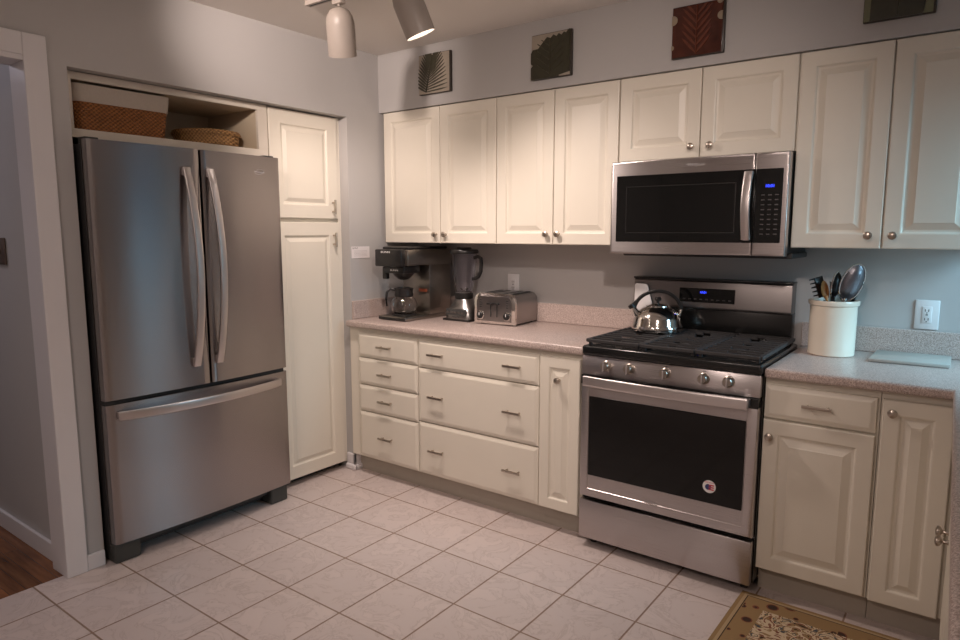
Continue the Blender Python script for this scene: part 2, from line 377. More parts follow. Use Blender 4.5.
# ------------------------------------------------------------------ joinery
FY = lambda y: (lambda a, d, z: (a, y + d, z))      # a front that faces -y
FX = lambda x: (lambda a, d, z: (x - d, a, z))      # a front that faces +x
FXm = lambda x: (lambda a, d, z: (x + d, a, z))     # a front that faces -x
def raised(a0, a1, z0, z1, F, fw=.055, bv=.032, t=.02):
    prof = [(0, t), (0, .004), (.001, .0015), (.004, 0), (fw - .004, 0), (fw, .0015), (fw + .004, .0075), (fw + .010, .009), (fw + .013, .009), (fw + bv, .002), (fw + bv + .003, .0005), (fw + bv + .006, .0005)]
    return MB().rings(a0, a1, z0, z1, prof, F)
def slab(a0, a1, z0, z1, F, t=.02):
    return MB().rings(a0, a1, z0, z1, [(0, t), (0, .009), (.0015, .006), (.005, .0055), (.008, .0045), (.016, .001), (.020, 0)], F)
def knob(parent, x, y, z, ax=(0, -1, 0), name='knob'):
    prof = [(0, 0), (.0075, 0), (.0055, .004), (.0045, .012), (.007, .016), (.0135, .019), (.0155, .023), (.0145, .028), (.009, .031), (0, .032)]
    return MB().lathe(prof, (x, y, z), 20, ax).build(name, 'nickel', parent, True)
def pull(parent, x, y, z, ax='x', L=.088):
    """a bar on two posts standing off the front"""
    if ax == 'x':
        b = MB().tube([(x - L / 2 - .006, y - .027, z), (x + L / 2 + .006, y - .027, z)], 0, 12, (.0045, .006))
        for s in (-1, 1): b.tube([(x + s * (L / 2 - .01), y, z), (x + s * (L / 2 - .01), y - .027, z)], .0045)
    else:
        b = MB().tube([(x + .027, y, z - L / 2 - .006), (x + .027, y, z + L / 2 + .006)], 0, 12, (.006, .0045), up=(0, 1, 0))
        for s in (-1, 1): b.tube([(x, y, z + s * (L / 2 - .01)), (x + .027, y, z + s * (L / 2 - .01))], .0045)
    return b.build('handle', 'nickel', parent, True)
def carcass(parent, x0, x1, toe=True, z1=.874):
    MB().box(x0, x1, -.609, -.004, .105, z1).build('body', 'cream', parent)
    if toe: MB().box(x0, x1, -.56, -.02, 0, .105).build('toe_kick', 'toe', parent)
YD = -.63
c = thing('drawer_cabinet', 'narrow cream base cabinet with four stacked drawers at the left wall', 'cabinet', (.29, -.3, 0), group='base cabinets along the back wall')
carcass(c, .002, .5465)
for z0, z1, hz in ((.708, .850, .781), (.549, .702, .623), (.391, .543, .467), (.114, .385, .254)):
    d = slab(.084, .5435, z0, z1, FY(YD)).build('drawer', 'cream', c); pull(d, .312, YD, hz)
c = thing('drawer_cabinet', 'wide cream base cabinet with one shallow and two deep drawers', 'cabinet', (.93, -.3, 0), group='base cabinets along the back wall')
carcass(c, .547, 1.3145)
for z0, z1, hz in ((.702, .850, .780), (.404, .696, .552), (.114, .398, .255)):
    d = slab(.5495, 1.312, z0, z1, FY(YD)).build('drawer', 'cream', c); pull(d, .687, YD, hz); pull(d, 1.172, YD, hz)
c = thing('base_cabinet', 'very narrow cream base cabinet door left of the range', 'cabinet', (1.42, -.3, 0), group='base cabinets along the back wall')
carcass(c, 1.315, 1.552)
d = raised(1.318, 1.5287, .114, .850, FY(YD), .052, .033).build('door', 'cream', c); knob(d, 1.423, YD, .745)
c = thing('base_cabinet', 'cream base cabinet with one drawer over a raised panel door right of the range', 'cabinet', (2.51, -.3, 0), group='base cabinets along the back wall')
carcass(c, 2.3165, 2.698)
d = slab(2.3195, 2.690, .722, .850, FY(YD)).build('drawer', 'cream', c); pull(d, 2.504, YD, .789)
d = raised(2.3195, 2.690, .114, .714, FY(YD), .056, .036).build('door', 'cream', c); knob(d, 2.347, YD, .652)
c = thing('base_cabinet', 'cream corner base cabinet with narrow tall door and knob at upper left', 'cabinet', (2.82, -.3, 0), group='base cabinets along the back wall')
carcass(c, 2.7, 3.54)
d = raised(2.706, 2.912, .108, .850, FY(YD), .054, .030).build('door', 'cream', c); knob(d, 2.738, YD, .807)
# the run that turns toward the camera, a degree and a half off square
th = .025; PX, PY = 2.901, -.645
pen = thing('base_cabinet', 'cream base cabinet run under the right-hand counter with paired knobs', 'cabinet', (PX, PY, 0), th)
MB().box(.042, .56, -2.2, -.004, .105, .874).build('body', 'cream', pen, world=False)
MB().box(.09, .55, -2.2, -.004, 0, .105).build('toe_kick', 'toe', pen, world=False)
for y0, y1, ky in ((-.494, -.055, -.462), (-.935, -.500, -.532), (-1.49, -.945, -1.45), (-2.05, -1.5, -1.54)):
    d = raised(y0, y1, .114, .850, FXm(.022), .055, .034).build('door', 'cream', pen, world=False)
    knob(d, .014, ky, .603, (-1, 0, 0))

# worktops
w = thing('worktop', 'speckled pinkish laminate worktop left of the range with upstand', 'worktop', (.78, -.3, .876))
wm = MB().box(.001, 1.5535, -.645, -.001, .876, .914, .011, 4)
wm.build('counter_top', 'laminate', w, True)
MB().box(.001, 1.538, -.020, -.001, .914, 1.022, .004).box(.001, .020, -.592, -.020, .914, 1.022, .004).build('backsplash', 'laminate', w)
w = thing('worktop', 'L-shaped speckled laminate worktop right of the range with upstand', 'worktop', (2.6, -.3, .876))
pend = (PX + math.sin(th) * 2.25, PY - 2.25)
wm = MB().prism([(2.3165, -.001), (XR - .002, -.001), (XR - .002, pend[1]), pend, (PX, PY), (2.3165, -.645)], .876, .914, 'xy', .011, 4)
wm.build('counter_top', 'laminate', w, True)
MB().box(2.3165, XR - .002, -.020, -.001, .914, 1.022, .004).box(XR - .021, XR - .002, pend[1], -.02, .914, 1.022, .004).build('backsplash', 'laminate', w)

# wall cabinets
UY = -.328
def wallcab(label, x0, x1, z0, z1, doors, knobs, kz, name='wall_cabinet'):
    c = thing(name, label, 'cabinet', ((x0 + x1) / 2, -.15, z0), group='wall cabinets under the soffit')
    MB().box(x0, x1, UY + .021, -.002, z0 + .004, z1).build('body', 'cream', c)
    for (a, b), k in zip(doors, knobs):
        d = raised(a, b, z0 + .003, z1 - .003, FY(UY), .058, .034).build('door', 'cream', c)
        knob(d, k, UY, kz)
    return c
wallcab('cream double-door wall cabinet above the coffee machine', .022, .8495, 1.357, 2.121, ((.027, .4595), (.4635, .848)), (.432, .503), 1.409)
wallcab('cream double-door wall cabinet above the toaster left of the microwave', .8505, 1.5465, 1.357, 2.121, ((.8525, 1.1975), (1.2015, 1.544)), (1.167, 1.234), 1.412)
wallcab('short cream double-door wall cabinet directly above the microwave', 1.5475, 2.3115, 1.7405, 2.121, ((1.5505, 1.924), (1.928, 2.308)), (1.893, 1.975), 1.79)
wallcab('cream double-door wall cabinet at the right above the utensil crock', 2.3125, 2.952, 1.357, 2.121, ((2.3145, 2.630), (2.6345, 2.949)), (2.588, 2.668), 1.409)

# tall pantry and open shelf in the recess
p = thing('pantry_cabinet', 'tall cream pantry cabinet between the fridge and the corner', 'cabinet', (-.3, -.84, 0))
MB().box(-.66, -.077, -1.084, -.596, .04, 2.066).box(-.079, -.066, -.620, -.596, .04, 2.066).build('body', 'cream', p)
MB().box(-.6, -.13, -1.07, -.60, 0, .04).build('toe_kick', 'slot', p)
d = raised(-1.079, -.622, 1.497, 2.062, FX(-.055), .075, .03).build('door', 'cream', p); pull(d, -.055, -.668, 1.563, 'z', .070)
d = raised(-1.079, -.622, .045, 1.477, FX(-.055), .075, .03).build('door', 'cream', p); pull(d, -.055, -.668, 1.378, 'z', .070)
s = thing('open_shelf_cabinet', 'open cream shelf cabinet above the fridge holding two baskets', 'cabinet', (-.3, -1.56, 1.8))
MB().box(-.055, -.072, -2.046, -1.087, 2.036, 2.066, .002).box(-.055, -.072, -2.046, -1.087, 1.806, 1.841, .002).box(-.055, -.072, -2.046, -2.014, 1.841, 2.036).box(-.055, -.072, -1.143, -1.087, 1.841, 2.036).build('frame', 'frame_cream', s)
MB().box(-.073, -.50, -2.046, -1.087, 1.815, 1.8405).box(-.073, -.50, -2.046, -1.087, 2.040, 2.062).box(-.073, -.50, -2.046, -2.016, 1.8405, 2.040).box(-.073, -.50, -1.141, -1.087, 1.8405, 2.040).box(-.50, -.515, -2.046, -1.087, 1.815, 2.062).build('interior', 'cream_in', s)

# ------------------------------------------------------------------ fridge
f = thing('refrigerator', 'stainless steel french-door refrigerator with bottom freezer drawer', 'refrigerator', (-.2, -1.58, 0))
MB().box(-.62, .022, -2.030, -1.116, .05, 1.775, .004).build('body', 'dark_grey', f)
def bowed(y0, y1, z0, z1, bulge0, bulge1, xb=.026, n=14, edge=.012):
    """door slab whose face bows out toward +x: bulge at the ends y0 and y1 of an arc over the whole fridge width"""
    mb = MB(); yc, hw = -1.573, .457
    face = lambda y: .070 + .019 * (1 - ((y - yc) / hw) ** 2)
    ys = [y0 + (y1 - y0) * i / n for i in range(n + 1)]
    pts = [(xb, y0), *[(face(y) - (edge if i in (0, n) else (edge * .3 if i in (1, n - 1) and False else 0)), y) for i, y in enumerate(ys)], (xb, y1)]
    # round the vertical corners
    pts = [(xb, y0), (face(y0) - .014, y0), (face(y0) - .004, y0 + .003)] + [(face(y), y) for y in [y0 + .012] + ys[1:-1] + [y1 - .012]] + [(face(y1) - .004, y1 - .003), (face(y1) - .014, y1), (xb, y1)]
    mb.prism(pts, z0, z1, 'xy'); return mb, face
fl, face = bowed(-2.030, -1.5605, .722, 1.790, 0, 0); dl = fl.build('door', 'fridge_steel', f, True)
fr, _ = bowed(-1.5545, -1.116, .722, 1.790, 0, 0); dr = fr.build('door', 'fridge_steel', f, True)
fz, _ = bowed(-2.030, -1.116, .093, .703, 0, 0, n=24); dz = fz.build('freezer_drawer', 'fridge_steel', f, True)
MB().box(.0, .06, -2.026, -1.132, .703, .722).build('gasket', 'slot', f)
def vhandle(parent, yc):
    n = 18; pts = []
    for i in range(n + 1):
        t = i / n; z = .815 + t * (1.705 - .815); pts.append((face(yc) + .012 + .052 * math.sin(math.pi * t) ** .8, yc + .012 * (math.sin(math.pi * t)) , z))
    b = MB().tube(pts, 0, 12, (.017, .007), up=(1, 0, 0))
    b.box(face(yc) - .004, face(yc) + .014, yc - .013, yc + .013, .818, .85, .003).box(face(yc) - .004, face(yc) + .014, yc - .013, yc + .013, 1.67, 1.702, .003)
    o = b.build('handle', 'handle_steel', parent, True); o['label'] = 'bowed flat bar handle'; return o
vhandle(dl, -1.632); vhandle(dr, -1.518)
n = 20; pts = [(face(-1.579 + .405 * (2 * i / n - 1)) + .014 + .045 * math.sin(math.pi * i / n) ** .7, -1.579 + .405 * (2 * i / n - 1), .655) for i in range(n + 1)]
hb = MB().tube(pts, 0, 12, (.007, .019), up=(0, 0, 1))
for y in (-1.972, -1.186): hb.box(.07, face(y) + .015, y - .016, y + .016, .64, .67, .003)
hb.build('handle', 'handle_steel', dz, True)['label'] = 'wide bowed freezer handle'
text('logo', 'Whirlpool', .014, 'mark', f, (face(-1.243) + .0012, -1.243, 1.712), (R90, 0, R90))
ring = [(face(-1.243) + .0015, -1.243 + (.026 * math.cos(a)), 1.713 + .011 * math.sin(a) + .004 * math.cos(a)) for a in [math.radians(x) for x in range(200, 500, 20)]]
MB().tube(ring, .0009, 6).build('logo_swoosh', 'mark', f)
for y0, y1 in ((-2.028, -1.915), (-1.235, -1.13)):
    MB().box(-.06, .055, y0, y1, .0, .088, .01).build('foot', 'foot', f)
MB().box(-.35, -.02, -1.915, -1.235, .02, .09).build('base_grille', 'slot', f)
MB().box(-.01, .05, -2.026, -1.97, 1.775, 1.800, .004).build('hinge_cover', 'dark_grey', f)
MB().box(-.01, .05, -1.19, -1.134, 1.775, 1.800, .004).build('hinge_cover', 'dark_grey', f)

# baskets on the shelf
b = thing('storage_basket', 'rectangular brown woven basket with folded cloth liner on the shelf', 'basket', (-.24, -1.79, 1.842))
def tub(x0, x1, y0, y1, z0, z1, t=.008, flare=.012, mbx=None, r=.03):
    def rr(ins, z, fl):
        out = []; a0, a1, c0, c1 = x0 + ins - fl, x1 - ins + fl, y0 + ins - fl, y1 - ins + fl
        for cx_, cy_, s0 in ((a1 - r, c1 - r, 0), (a0 + r, c1 - r, 1), (a0 + r, c0 + r, 2), (a1 - r, c0 + r, 3)):
            for k in range(6):
                a = s0 * R90 + k * R90 / 5; out.append((cx_ + r * math.cos(a), cy_ + r * math.sin(a), z))
        return out
    mb = MB(); R = [[mb.bm.verts.new(p) for p in rr(i, z, fl)] for i, z, fl in ((0, z0, 0), (0, z0 + (z1 - z0) * .5, flare * .6), (0, z1, flare), (t, z1, flare), (t, z0 + t, 0))]
    mb.bm.faces.new(R[0][::-1]); mb.bm.faces.new(R[-1])
    for a, c in zip(R, R[1:]):
        for i in range(len(a)): mb.bm.faces.new((a[i], a[(i + 1) % len(a)], c[(i + 1) % len(a)], c[i]))
    return mb
tub(-.40, -.092, -1.985, -1.605, 1.842, 1.985).build('basket', 'weave', b, True)
tub(-.412, -.080, -1.997, -1.590, 1.957, 2.027, .016, .006).build('liner', 'linen', b, True)
b = thing('lidded_basket', 'low round pale woven basket with lid at the right end of the shelf', 'basket', (-.250, -1.310, 1.842))
MB().lathe([(0, 0), (.135, 0), (.149, .01), (.156, .055), (.154, .058), (0, .058)], (-.250, -1.310, 1.842), 40).build('basket', 'weave2', b, True)
MB().lathe([(.161, .055), (.165, .066), (.159, .078), (.095, .088), (0, .092)], (-.250, -1.310, 1.842), 40).build('lid', 'weave2', b, True)

# ------------------------------------------------------------------ range
RX0, RX1 = 1.5565, 2.3135; g = thing('gas_range', 'freestanding stainless gas range with black oven window and five knobs', 'stove', (1.935, -.35, 0))
MB().box(RX0, RX1, -.632, -.055, .045, .886).build('body', 'black_enamel', g)
for x in (RX0 + .04, RX1 - .04):
    for y in (-.59, -.12): MB().cyl((x, y, 0), .016, .05).build('leg', 'black', g)
MB().box(RX0 + .003, RX1 - .003, -.672, -.632, .045, .226, .006).build('storage_drawer', 'steel', g, True)
od = MB().rings(RX0 + .004, RX1 - .004, .243, .783, [(0, .040), (0, .006), (.003, .0015), (.008, 0), (.038, 0), (.040, .002)], FY(-.674)).build('oven_door', 'steel', g, True)
MB().box(1.602, 2.268, -.6755, -.668, .346, .706, .002).build('oven_window', 'black_gloss', od)
MB().box(RX0 + .004, RX1 - .004, -.676, -.64, .758, .7985, .002).build('handle_backing', 'black_enamel', od)
oh = MB()
pts = [(RX0 + .035 + (RX1 - RX0 - .07) * i / 20, -.712 - .016 * math.sin(math.pi * i / 20), .781) for i in range(21)]
oh.tube(pts, 0, 12, (.008, .0215), up=(0, 0, 1))
for x in (RX0 + .045, RX1 - .045): oh.box(x - .012, x + .012, -.71, -.672, .765, .795, .003)
oh.build('handle', 'handle_steel', od, True)
st = MB().cyl((2.141, -.6756, .416), .026, .0006, (0, -1, 0), 32).build('sticker', 'mark_white', od)
MB().cyl((2.137, -.6763, .414), .012, .0005, (0, -1, 0), 20).build('emblem', 'navy', st)
e = MB()
for z in (.423, .414, .405): e.box(2.140, 2.160, -.6773, -.6768, z - .0025, z + .0025)
e.build('emblem_bars', 'red', st)
text('sticker_text', 'MADE IN USA', .0062, 'red', st, (2.141, -.6764, .433), (R90, 0, 0), depth=.0002)
text('logo', 'Whirlpool', .014, 'mark', od, (1.898, -.6747, .290), (R90, 0, 0))
MB().prism([(-.636, .800), (-.668, .800), (-.660, .884), (-.636, .884)], RX0 + .002, RX1 - .002, 'yz', .002).build('control_panel', 'steel', g, True)
for x in (1.675, 1.782, 1.940, 2.098, 2.194):
    k = MB().lathe([(0, 0), (.023, 0), (.023, .006), (.0195, .009), (.0185, .026), (.016, .029), (0, .029)], (x, -.663, .848), 28, (0, -1, .06)).build('knob', 'nickel', g, True)
    MB().box(x - .0035, x + .0035, -.701, -.69, .829, .867, .002).build('grip', 'handle_steel', k, True)
    text('knob_mark', 'OFF', .007, 'mark_dim', g, (x, -.6625, .877), (R90, 0, 0), depth=.0002)
MB().box(RX0, RX1, -.668, -.055, .886, .928, .010, 3).build('cooktop', 'black_enamel', g, True)
for x, y, r in ((1.70, -.47, .045), (1.70, -.22, .038), (1.935, -.35, .05), (2.17, -.47, .05), (2.17, -.22, .034)):
    bn = MB().cyl((x, y, .928), r, .008, bevel=.003).build('burner', 'dark_grey', g, True)
    MB().cyl((x, y, .936), r * .8, .006, bevel=.002).build('burner_cap', 'iron', bn, True)
def grate(x0, x1):
    y0, y1, z0, z1 = -.640, -.085, .941, .955; m = MB(); w_ = .008
    for y in (y0, y1): m.box(x0, x1, y - w_, y + w_, z0, z1, .002)
    for x in (x0, x1): m.box(x - w_, x + w_, y0, y1, z0, z1, .002)
    nb = 10
    for i in range(1, nb):
        y = y0 + (y1 - y0) * i / nb
        gap = .035 if min(abs(y + .47), abs(y + .22)) < .03 else (.018 if i % 2 else 0)
        xm = (x0 + x1) / 2
        if gap:
            m.box(x0, xm - gap, y - .0065, y + .0065, z0 + .001, z1 - .001); m.box(xm + gap, x1, y - .0065, y + .0065, z0 + .001, z1 - .001)
        else: m.box(x0, x1, y - .0065, y + .0065, z0 + .001, z1 - .001)
    for x in (x0 + .01, x1 - .01):
        for y in (y0 + .01, (y0 + y1) / 2, y1 - .01): m.box(x - .006, x + .006, y - .006, y + .006, .927, z0 + .002)
    return m.build('grate', 'iron', g)
grate(RX0 + .014, RX0 + .254); grate(RX0 + .266, RX1 - .266); grate(RX1 - .254, RX1 - .014)
MB().box(RX0, RX1 - .026, -.078, -.018, .88, 1.060, .004).build('vent_riser', 'black_enamel', g, True)
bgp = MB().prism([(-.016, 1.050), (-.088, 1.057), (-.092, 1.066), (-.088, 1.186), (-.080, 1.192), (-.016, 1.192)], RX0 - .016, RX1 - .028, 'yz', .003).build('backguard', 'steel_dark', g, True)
MB().box(RX0 - .018, RX1 - .026, -.094, -.012, 1.192, 1.201, .003).build('backguard_cap', 'black', bgp, True)
MB().box(1.777, 2.040, -.0935, -.088, 1.089, 1.156, .002).build('clock_panel', 'black_gloss', bgp)
text('clock_digits', '10:01', .015, 'blue', bgp, (1.893, -.0942, 1.137), (R90, 0, 0), depth=.0004)
for i in range(9): MB().box(1.795 + i * .027, 1.808 + i * .027, -.0942, -.093, 1.102, 1.106).build('key_mark', 'mark_dim', bgp)

# ------------------------------------------------------------------ microwave
mw = thing('microwave_oven', 'stainless over-the-range microwave with black door and vertical handle', 'microwave', (1.93, -.2, 1.33))
X0, X1, YM = 1.553, 2.3105, -.405
MB().box(X0 + .004, X1 - .002, YM + .045, -.003, 1.336, 1.738).build('body', 'black', mw)
MB().box(X0 + .02, X1 + .01, YM + .10, -.02, 1.312, 1.336, .006).build('vent_hood', 'dark_grey', mw)
MB().rings(X0, 2.182, 1.325, 1.737, [(0, .044), (0, .004), (.002, .001), (.005, 0), (.010, 0)], FY(YM)).build('door', 'steel', mw, True)
MB().rings(2.1835, X1, 1.325, 1.737, [(0, .044), (0, .004), (.002, .001), (.005, 0), (.010, 0)], FY(YM)).build('control_panel', 'steel', mw, True)
MB().box(1.580, 2.140, YM - .0025, YM + .01, 1.378, 1.674, .004, 3).build('door_glass', 'black_gloss', mw)
MB().box(2.1395, 2.1825, YM - .0022, YM + .01, 1.378, 1.674, .002).build('door_glass', 'black_gloss', mw)
m_ = MB()
for a, b_, c_, d_ in ((1.63, 2.11, 1.418, 1.422), (1.63, 2.11, 1.622, 1.625), (1.628, 1.632, 1.418, 1.625), (2.108, 2.112, 1.418, 1.625)): m_.box(a, b_, YM - .0035, YM - .002, c_, d_)
m_.build('window_outline', 'black', mw)
MB().box(2.186, 2.291, YM - .0025, YM + .01, 1.378, 1.674, .004, 3).build('key_panel', 'black_gloss', mw)
pts = [(2.163, YM - .016 - .030 * math.sin(math.pi * i / 14), 1.392 + .272 * i / 14) for i in range(15)]
hm = MB().tube(pts, 0, 12, (.0175, .007), up=(0, 1, 0))
for z in (1.40, 1.652): hm.box(2.150, 2.176, YM - .02, YM - .001, z - .012, z + .012, .003)
hm.build('handle', 'handle_steel', mw, True)
text('clock_digits', '10:01', .017, 'blue', mw, (2.243, YM - .0032, 1.605), (R90, 0, 0), depth=.0004)
kp = MB()
for r in range(9):
    for q in range(3): kp.box(2.212 + q * .026, 2.225 + q * .026, YM - .0032, YM - .002, 1.568 - r * .0195, 1.572 - r * .0195)
kp.build('key_marks', 'mark_dim', mw)
text('logo', 'Whirlpool', .019, 'mark', mw, (1.936, YM - .0006, 1.707), (R90, 0, 0))

# ------------------------------------------------------------------ things on the range and the counters
k = thing('tea_kettle', 'shiny steel tea kettle with black arched handle on the rear left burner', 'kettle', (1.726, -.235, .956))
kc = (1.726, -.235, .956)
MB().lathe([(0, 0), (.098, 0), (.104, .004), (.106, .016), (.103, .028), (.100, .033), (.096, .055), (.082, .082), (.060, .100), (.046, .106)], kc, 48).build('body', 'chrome', k, True)
ld = MB().lathe([(.048, .104), (.047, .110), (.030, .116), (.008, .120)], kc, 40).build('lid', 'chrome', k, True)
MB().lathe([(.006, .118), (.006, .128), (.013, .132), (.015, .140), (.010, .147), (0, .149)], kc, 24).build('lid_knob', 'black', ld, True)
sd = Vector((-.86, -.5, 0)).normalized()
P = lambda r, z: Vector(kc) + sd * r + Vector((0, 0, z))
MB().tube([P(.070, .055), P(.088, .076), P(.100, .094), P(.106, .104)], [.019, .016, .013, .012], 16).build('spout', 'chrome', k, True)
MB().tube([P(.103, .100), P(.111, .112)], .015, 14).tube([P(.104, .114), P(.096, .126), P(.080, .138)], [.004, .004, .005], 8).build('whistle', 'black', k, True)
hd = Vector((-.86, -.5, 0)).normalized()
hp = []
for i in range(21):
    a = math.radians(8 + i * 164 / 20); hp.append(Vector(kc) + hd * (.097 * math.cos(a)) + Vector((0, 0, .078 + .094 * math.sin(a) ** .9)))
MB().tube(hp, 0, 12, (.0075, .0055), up=(.5, -.86, 0)).build('handle', 'black', k, True)
for s_ in (-1, 1):
    q0 = Vector(kc) + hd * s_ * .088; MB().tube([q0 + Vector((0, 0, .062)), q0 + hd * s_ * .010 + Vector((0, 0, .094))], .009, 12).build('handle_bracket', 'chrome', k, True)
for o_ in [k] : o_.scale = (1.13, 1.13, 1.10)
sr = MB().prism([(1.548, .960), (1.675, .960), (1.618, 1.158), (1.610, 1.165), (1.558, 1.167), (1.550, 1.160)], -.104, -.097, 'xz', .002)  # plain white tapered slab, upright behind the kettle
one('white_slab', sr, 'white', 'white upright slab standing against the range back panel behind the kettle', 'plate', loc=(1.62, -.1, .96), smooth=True)

# coffee machine
cm = thing('coffee_maker', 'steel and black commercial coffee maker at the left end of the counter', 'coffee maker', (.235, -.3, .914))
cx0, cx1 = .128, .345
MB().box(cx0, cx1, -.500, -.095, .916, .938, .004).build('base', 'machine_steel', cm, True)
MB().box(cx0 + .004, cx1 - .004, -.503, -.498, .918, .932, .002).build('base_trim', 'black', cm)
MB().box(cx0 + .004, cx1, -.290, -.095, .938, 1.235, .003).build('column', 'machine_steel', cm, True)
MB().box(cx0 - .006, cx1 + .004, -.480, -.090, 1.232, 1.322, .005).build('head', 'machine_steel', cm, True)
MB().box(cx0 - .008, cx1 - .018, -.512, -.470, 1.226, 1.324, .006).build('front_panel', 'black', cm, True)
MB().box(cx0 + .002, cx1 - .012, -.46, -.11, 1.322, 1.338, .006).build('lid', 'black', cm, True)
text('logo', 'BUNN', .016, 'mark_white', cm, (.205, -.5126, 1.308), (R90, 0, 0), sx=1.6)
fu = MB().lathe([(.022, 0), (.034, .006), (.052, .022), (.078, .052), (.084, .060), (.084, .082), (0, .082)], (.235, -.395, 1.146), 32).box(.155, .315, -.478, -.34, 1.186, 1.228, .006).build('brew_funnel', 'black', cm, True)
text('funnel_logo', 'BUNN', .014, 'mark_white', fu, (.240, -.4795, 1.204), (R90, 0, 0), sx=1.6)
MB().box(.140, .172, -.475, -.445, 1.150, 1.222, .006).build('funnel_handle', 'black', fu, True)
MB().cyl((.235, -.395, .938), .073, .008, bevel=.003).build('warmer_plate', 'black', cm, True)
MB().box(.262, .325, -.293, -.289, 1.070, 1.088, .001).build('switch', 'orange', cm)
cf = thing('coffee_carafe', 'empty round glass coffee carafe with black collar on the coffee maker warmer', 'carafe', (.235, -.395, .946))
cc = (.235, -.395, .9465)
MB().lathe([(0, 0), (.052, 0), (.066, .010), (.078, .036), (.079, .055), (.070, .082), (.052, .100), (.045, .108), (.042, .108), (.049, .099), (.067, .081), (.076, .055), (.075, .037), (.064, .013), (.051, .003), (0, .003)], cc, 40).build('bulb', 'glass', cf, True)
MB().lathe([(.042, .100), (.052, .100), (.056, .110), (.052, .134), (.058, .150), (.040, .154), (.038, .140), (.038, .110)], cc, 32).build('collar', 'black', cf, True)
V = Vector(cc); hv = Vector((-.75, -.66, 0))
MB().tube([V + hv * .044 + Vector((0, 0, .138)), V + hv * .080 + Vector((0, 0, .145)), V + hv * .098 + Vector((0, 0, .125)), V + hv * .104 + Vector((0, 0, .085)), V + hv * .100 + Vector((0, 0, .045))], 0, 12, (.011, .007)).build('handle', 'black', cf, True)

# blender
bl = thing('countertop_blender', 'grey countertop blender with clear jar beside the coffee maker', 'blender', (.545, -.215, .914))
bc = (.545, -.215, .914)
MB().box(.448, .642, -.297, -.135, .914, .926, .004).build('foot', 'black', bl, True)
bb = MB(); R = []
for z, hx, hy in ((.926, .095, .080), (.950, .094, .080), (.990, .086, .070), (1.004, .070, .058), (1.030, .056, .052), (1.040, .048, .047)):
    rr = []
    for i in range(40):
        a = 2 * math.pi * i / 40; p_ = .5 if z < .99 else .8
        rr.append(bb.bm.verts.new((bc[0] + hx * math.copysign(abs(math.cos(a)) ** p_, math.cos(a)), bc[1] + hy * math.copysign(abs(math.sin(a)) ** p_, math.sin(a)), z)))
    R.append(rr)
for a, b2 in zip(R, R[1:]):
    for i in range(40): bb.bm.faces.new((a[i], a[(i + 1) % 40], b2[(i + 1) % 40], b2[i]))
bb.bm.faces.new(R[0][::-1]); bb.bm.faces.new(R[-1]); bb.build('motor_base', 'machine_grey', bl, True)
MB().prism([(-.2990, .948), (-.2905, .984), (-.286, .984), (-.290, .948)], .472, .618, 'yz', .001).build('button_panel', 'dark_grey', bl)
for i in range(5): MB().box(.481 + i * .0262, .501 + i * .0262, -.3000, -.2915, .960, .970, .001).build('button', 'machine_grey', bl, True)
text('logo', 'KitchenAid', .012, 'mark_dim', bl, (.545, -.2968, .939), (R90, 0, 0))
MB().cyl((bc[0], bc[1], 1.040), .054, .034, bevel=.004).build('jar_collar', 'black', bl, True)
jr = MB().lathe([(.048, 1.074), (.054, 1.10), (.066, 1.20), (.076, 1.300), (.073, 1.300), (.062, 1.20), (.050, 1.10), (.044, 1.080), (0, 1.080), (0, 1.074), (.048, 1.074)], (bc[0], bc[1], 0), 40).build('jar', 'smoke', bl, True)
bla = MB()
for a in (0, R90, 2 * R90, 3 * R90):
    v1 = Vector((math.cos(a), math.sin(a), 0)); b0 = Vector((bc[0], bc[1], 1.085)); bla.tube([b0, b0 + v1 * .018 + Vector((0, 0, .004)), b0 + v1 * .028 + Vector((0, 0, .014))], 0, 8, (.005, .001))
bla.build('blade', 'chrome', jr)
MB().lathe([(.0, 1.302), (.083, 1.300), (.085, 1.312), (.080, 1.322), (.045, 1.326), (.040, 1.335), (0, 1.336)], (bc[0], bc[1], 0), 36).build('lid', 'black', bl, True)
hx = [(bc[0] + .072, bc[1], 1.276), (bc[0] + .100, bc[1], 1.285), (bc[0] + .120, bc[1], 1.274), (bc[0] + .124, bc[1], 1.24), (bc[0] + .120, bc[1], 1.20), (bc[0] + .104, bc[1], 1.170), (bc[0] + .080, bc[1], 1.158), (bc[0] + .060, bc[1], 1.155)]
MB().tube(hx, 0, 12, (.010, .007), up=(0, 1, 0)).build('handle', 'black', bl, True)

# toaster (turned a little); local frame, front faces -y
to = thing('toaster', 'brushed steel four-slot toaster on the counter beside the blender', 'toaster', (.808, -.165, .914), math.radians(4))
hw, hh, dp, r = .128, .172, .128, .044
def arch(hw, z0, z1, r, n=8):
    return [(-hw, z0), (hw, z0)] + [(hw - r + r * math.cos(a), z1 - r + r * math.sin(a)) for a in [R90 * i / n for i in range(n + 1)]] + [(-hw + r + r * math.cos(a), z1 - r + r * math.sin(a)) for a in [R90 + R90 * i / n for i in range(n + 1)]]
MB().prism(arch(hw, .010, hh, r), -dp + .012, dp, 'xz').build('shell', 'toaster', to, True, False)
rim = arch(hw + .003, .006, hh + .003, r + .002); rin = arch(hw - .014, .018, hh - .012, r - .010)
m2 = MB(); A = [m2.bm.verts.new((x, -dp, z)) for x, z in rim]; B = [m2.bm.verts.new((x, -dp - .006, z)) for x, z in rin]; C2 = [m2.bm.verts.new((x, -dp + .016, z)) for x, z in rim]
for i in range(len(A)):
    j = (i + 1) % len(A); m2.bm.faces.new((A[i], A[j], B[j], B[i])); m2.bm.faces.new((C2[i], C2[j], A[j], A[i]))
m2.bm.faces.new(C2); m2.bm.faces.new(B[::-1])
fr_ = m2.build('front_plate', 'chrome', to, True, False)
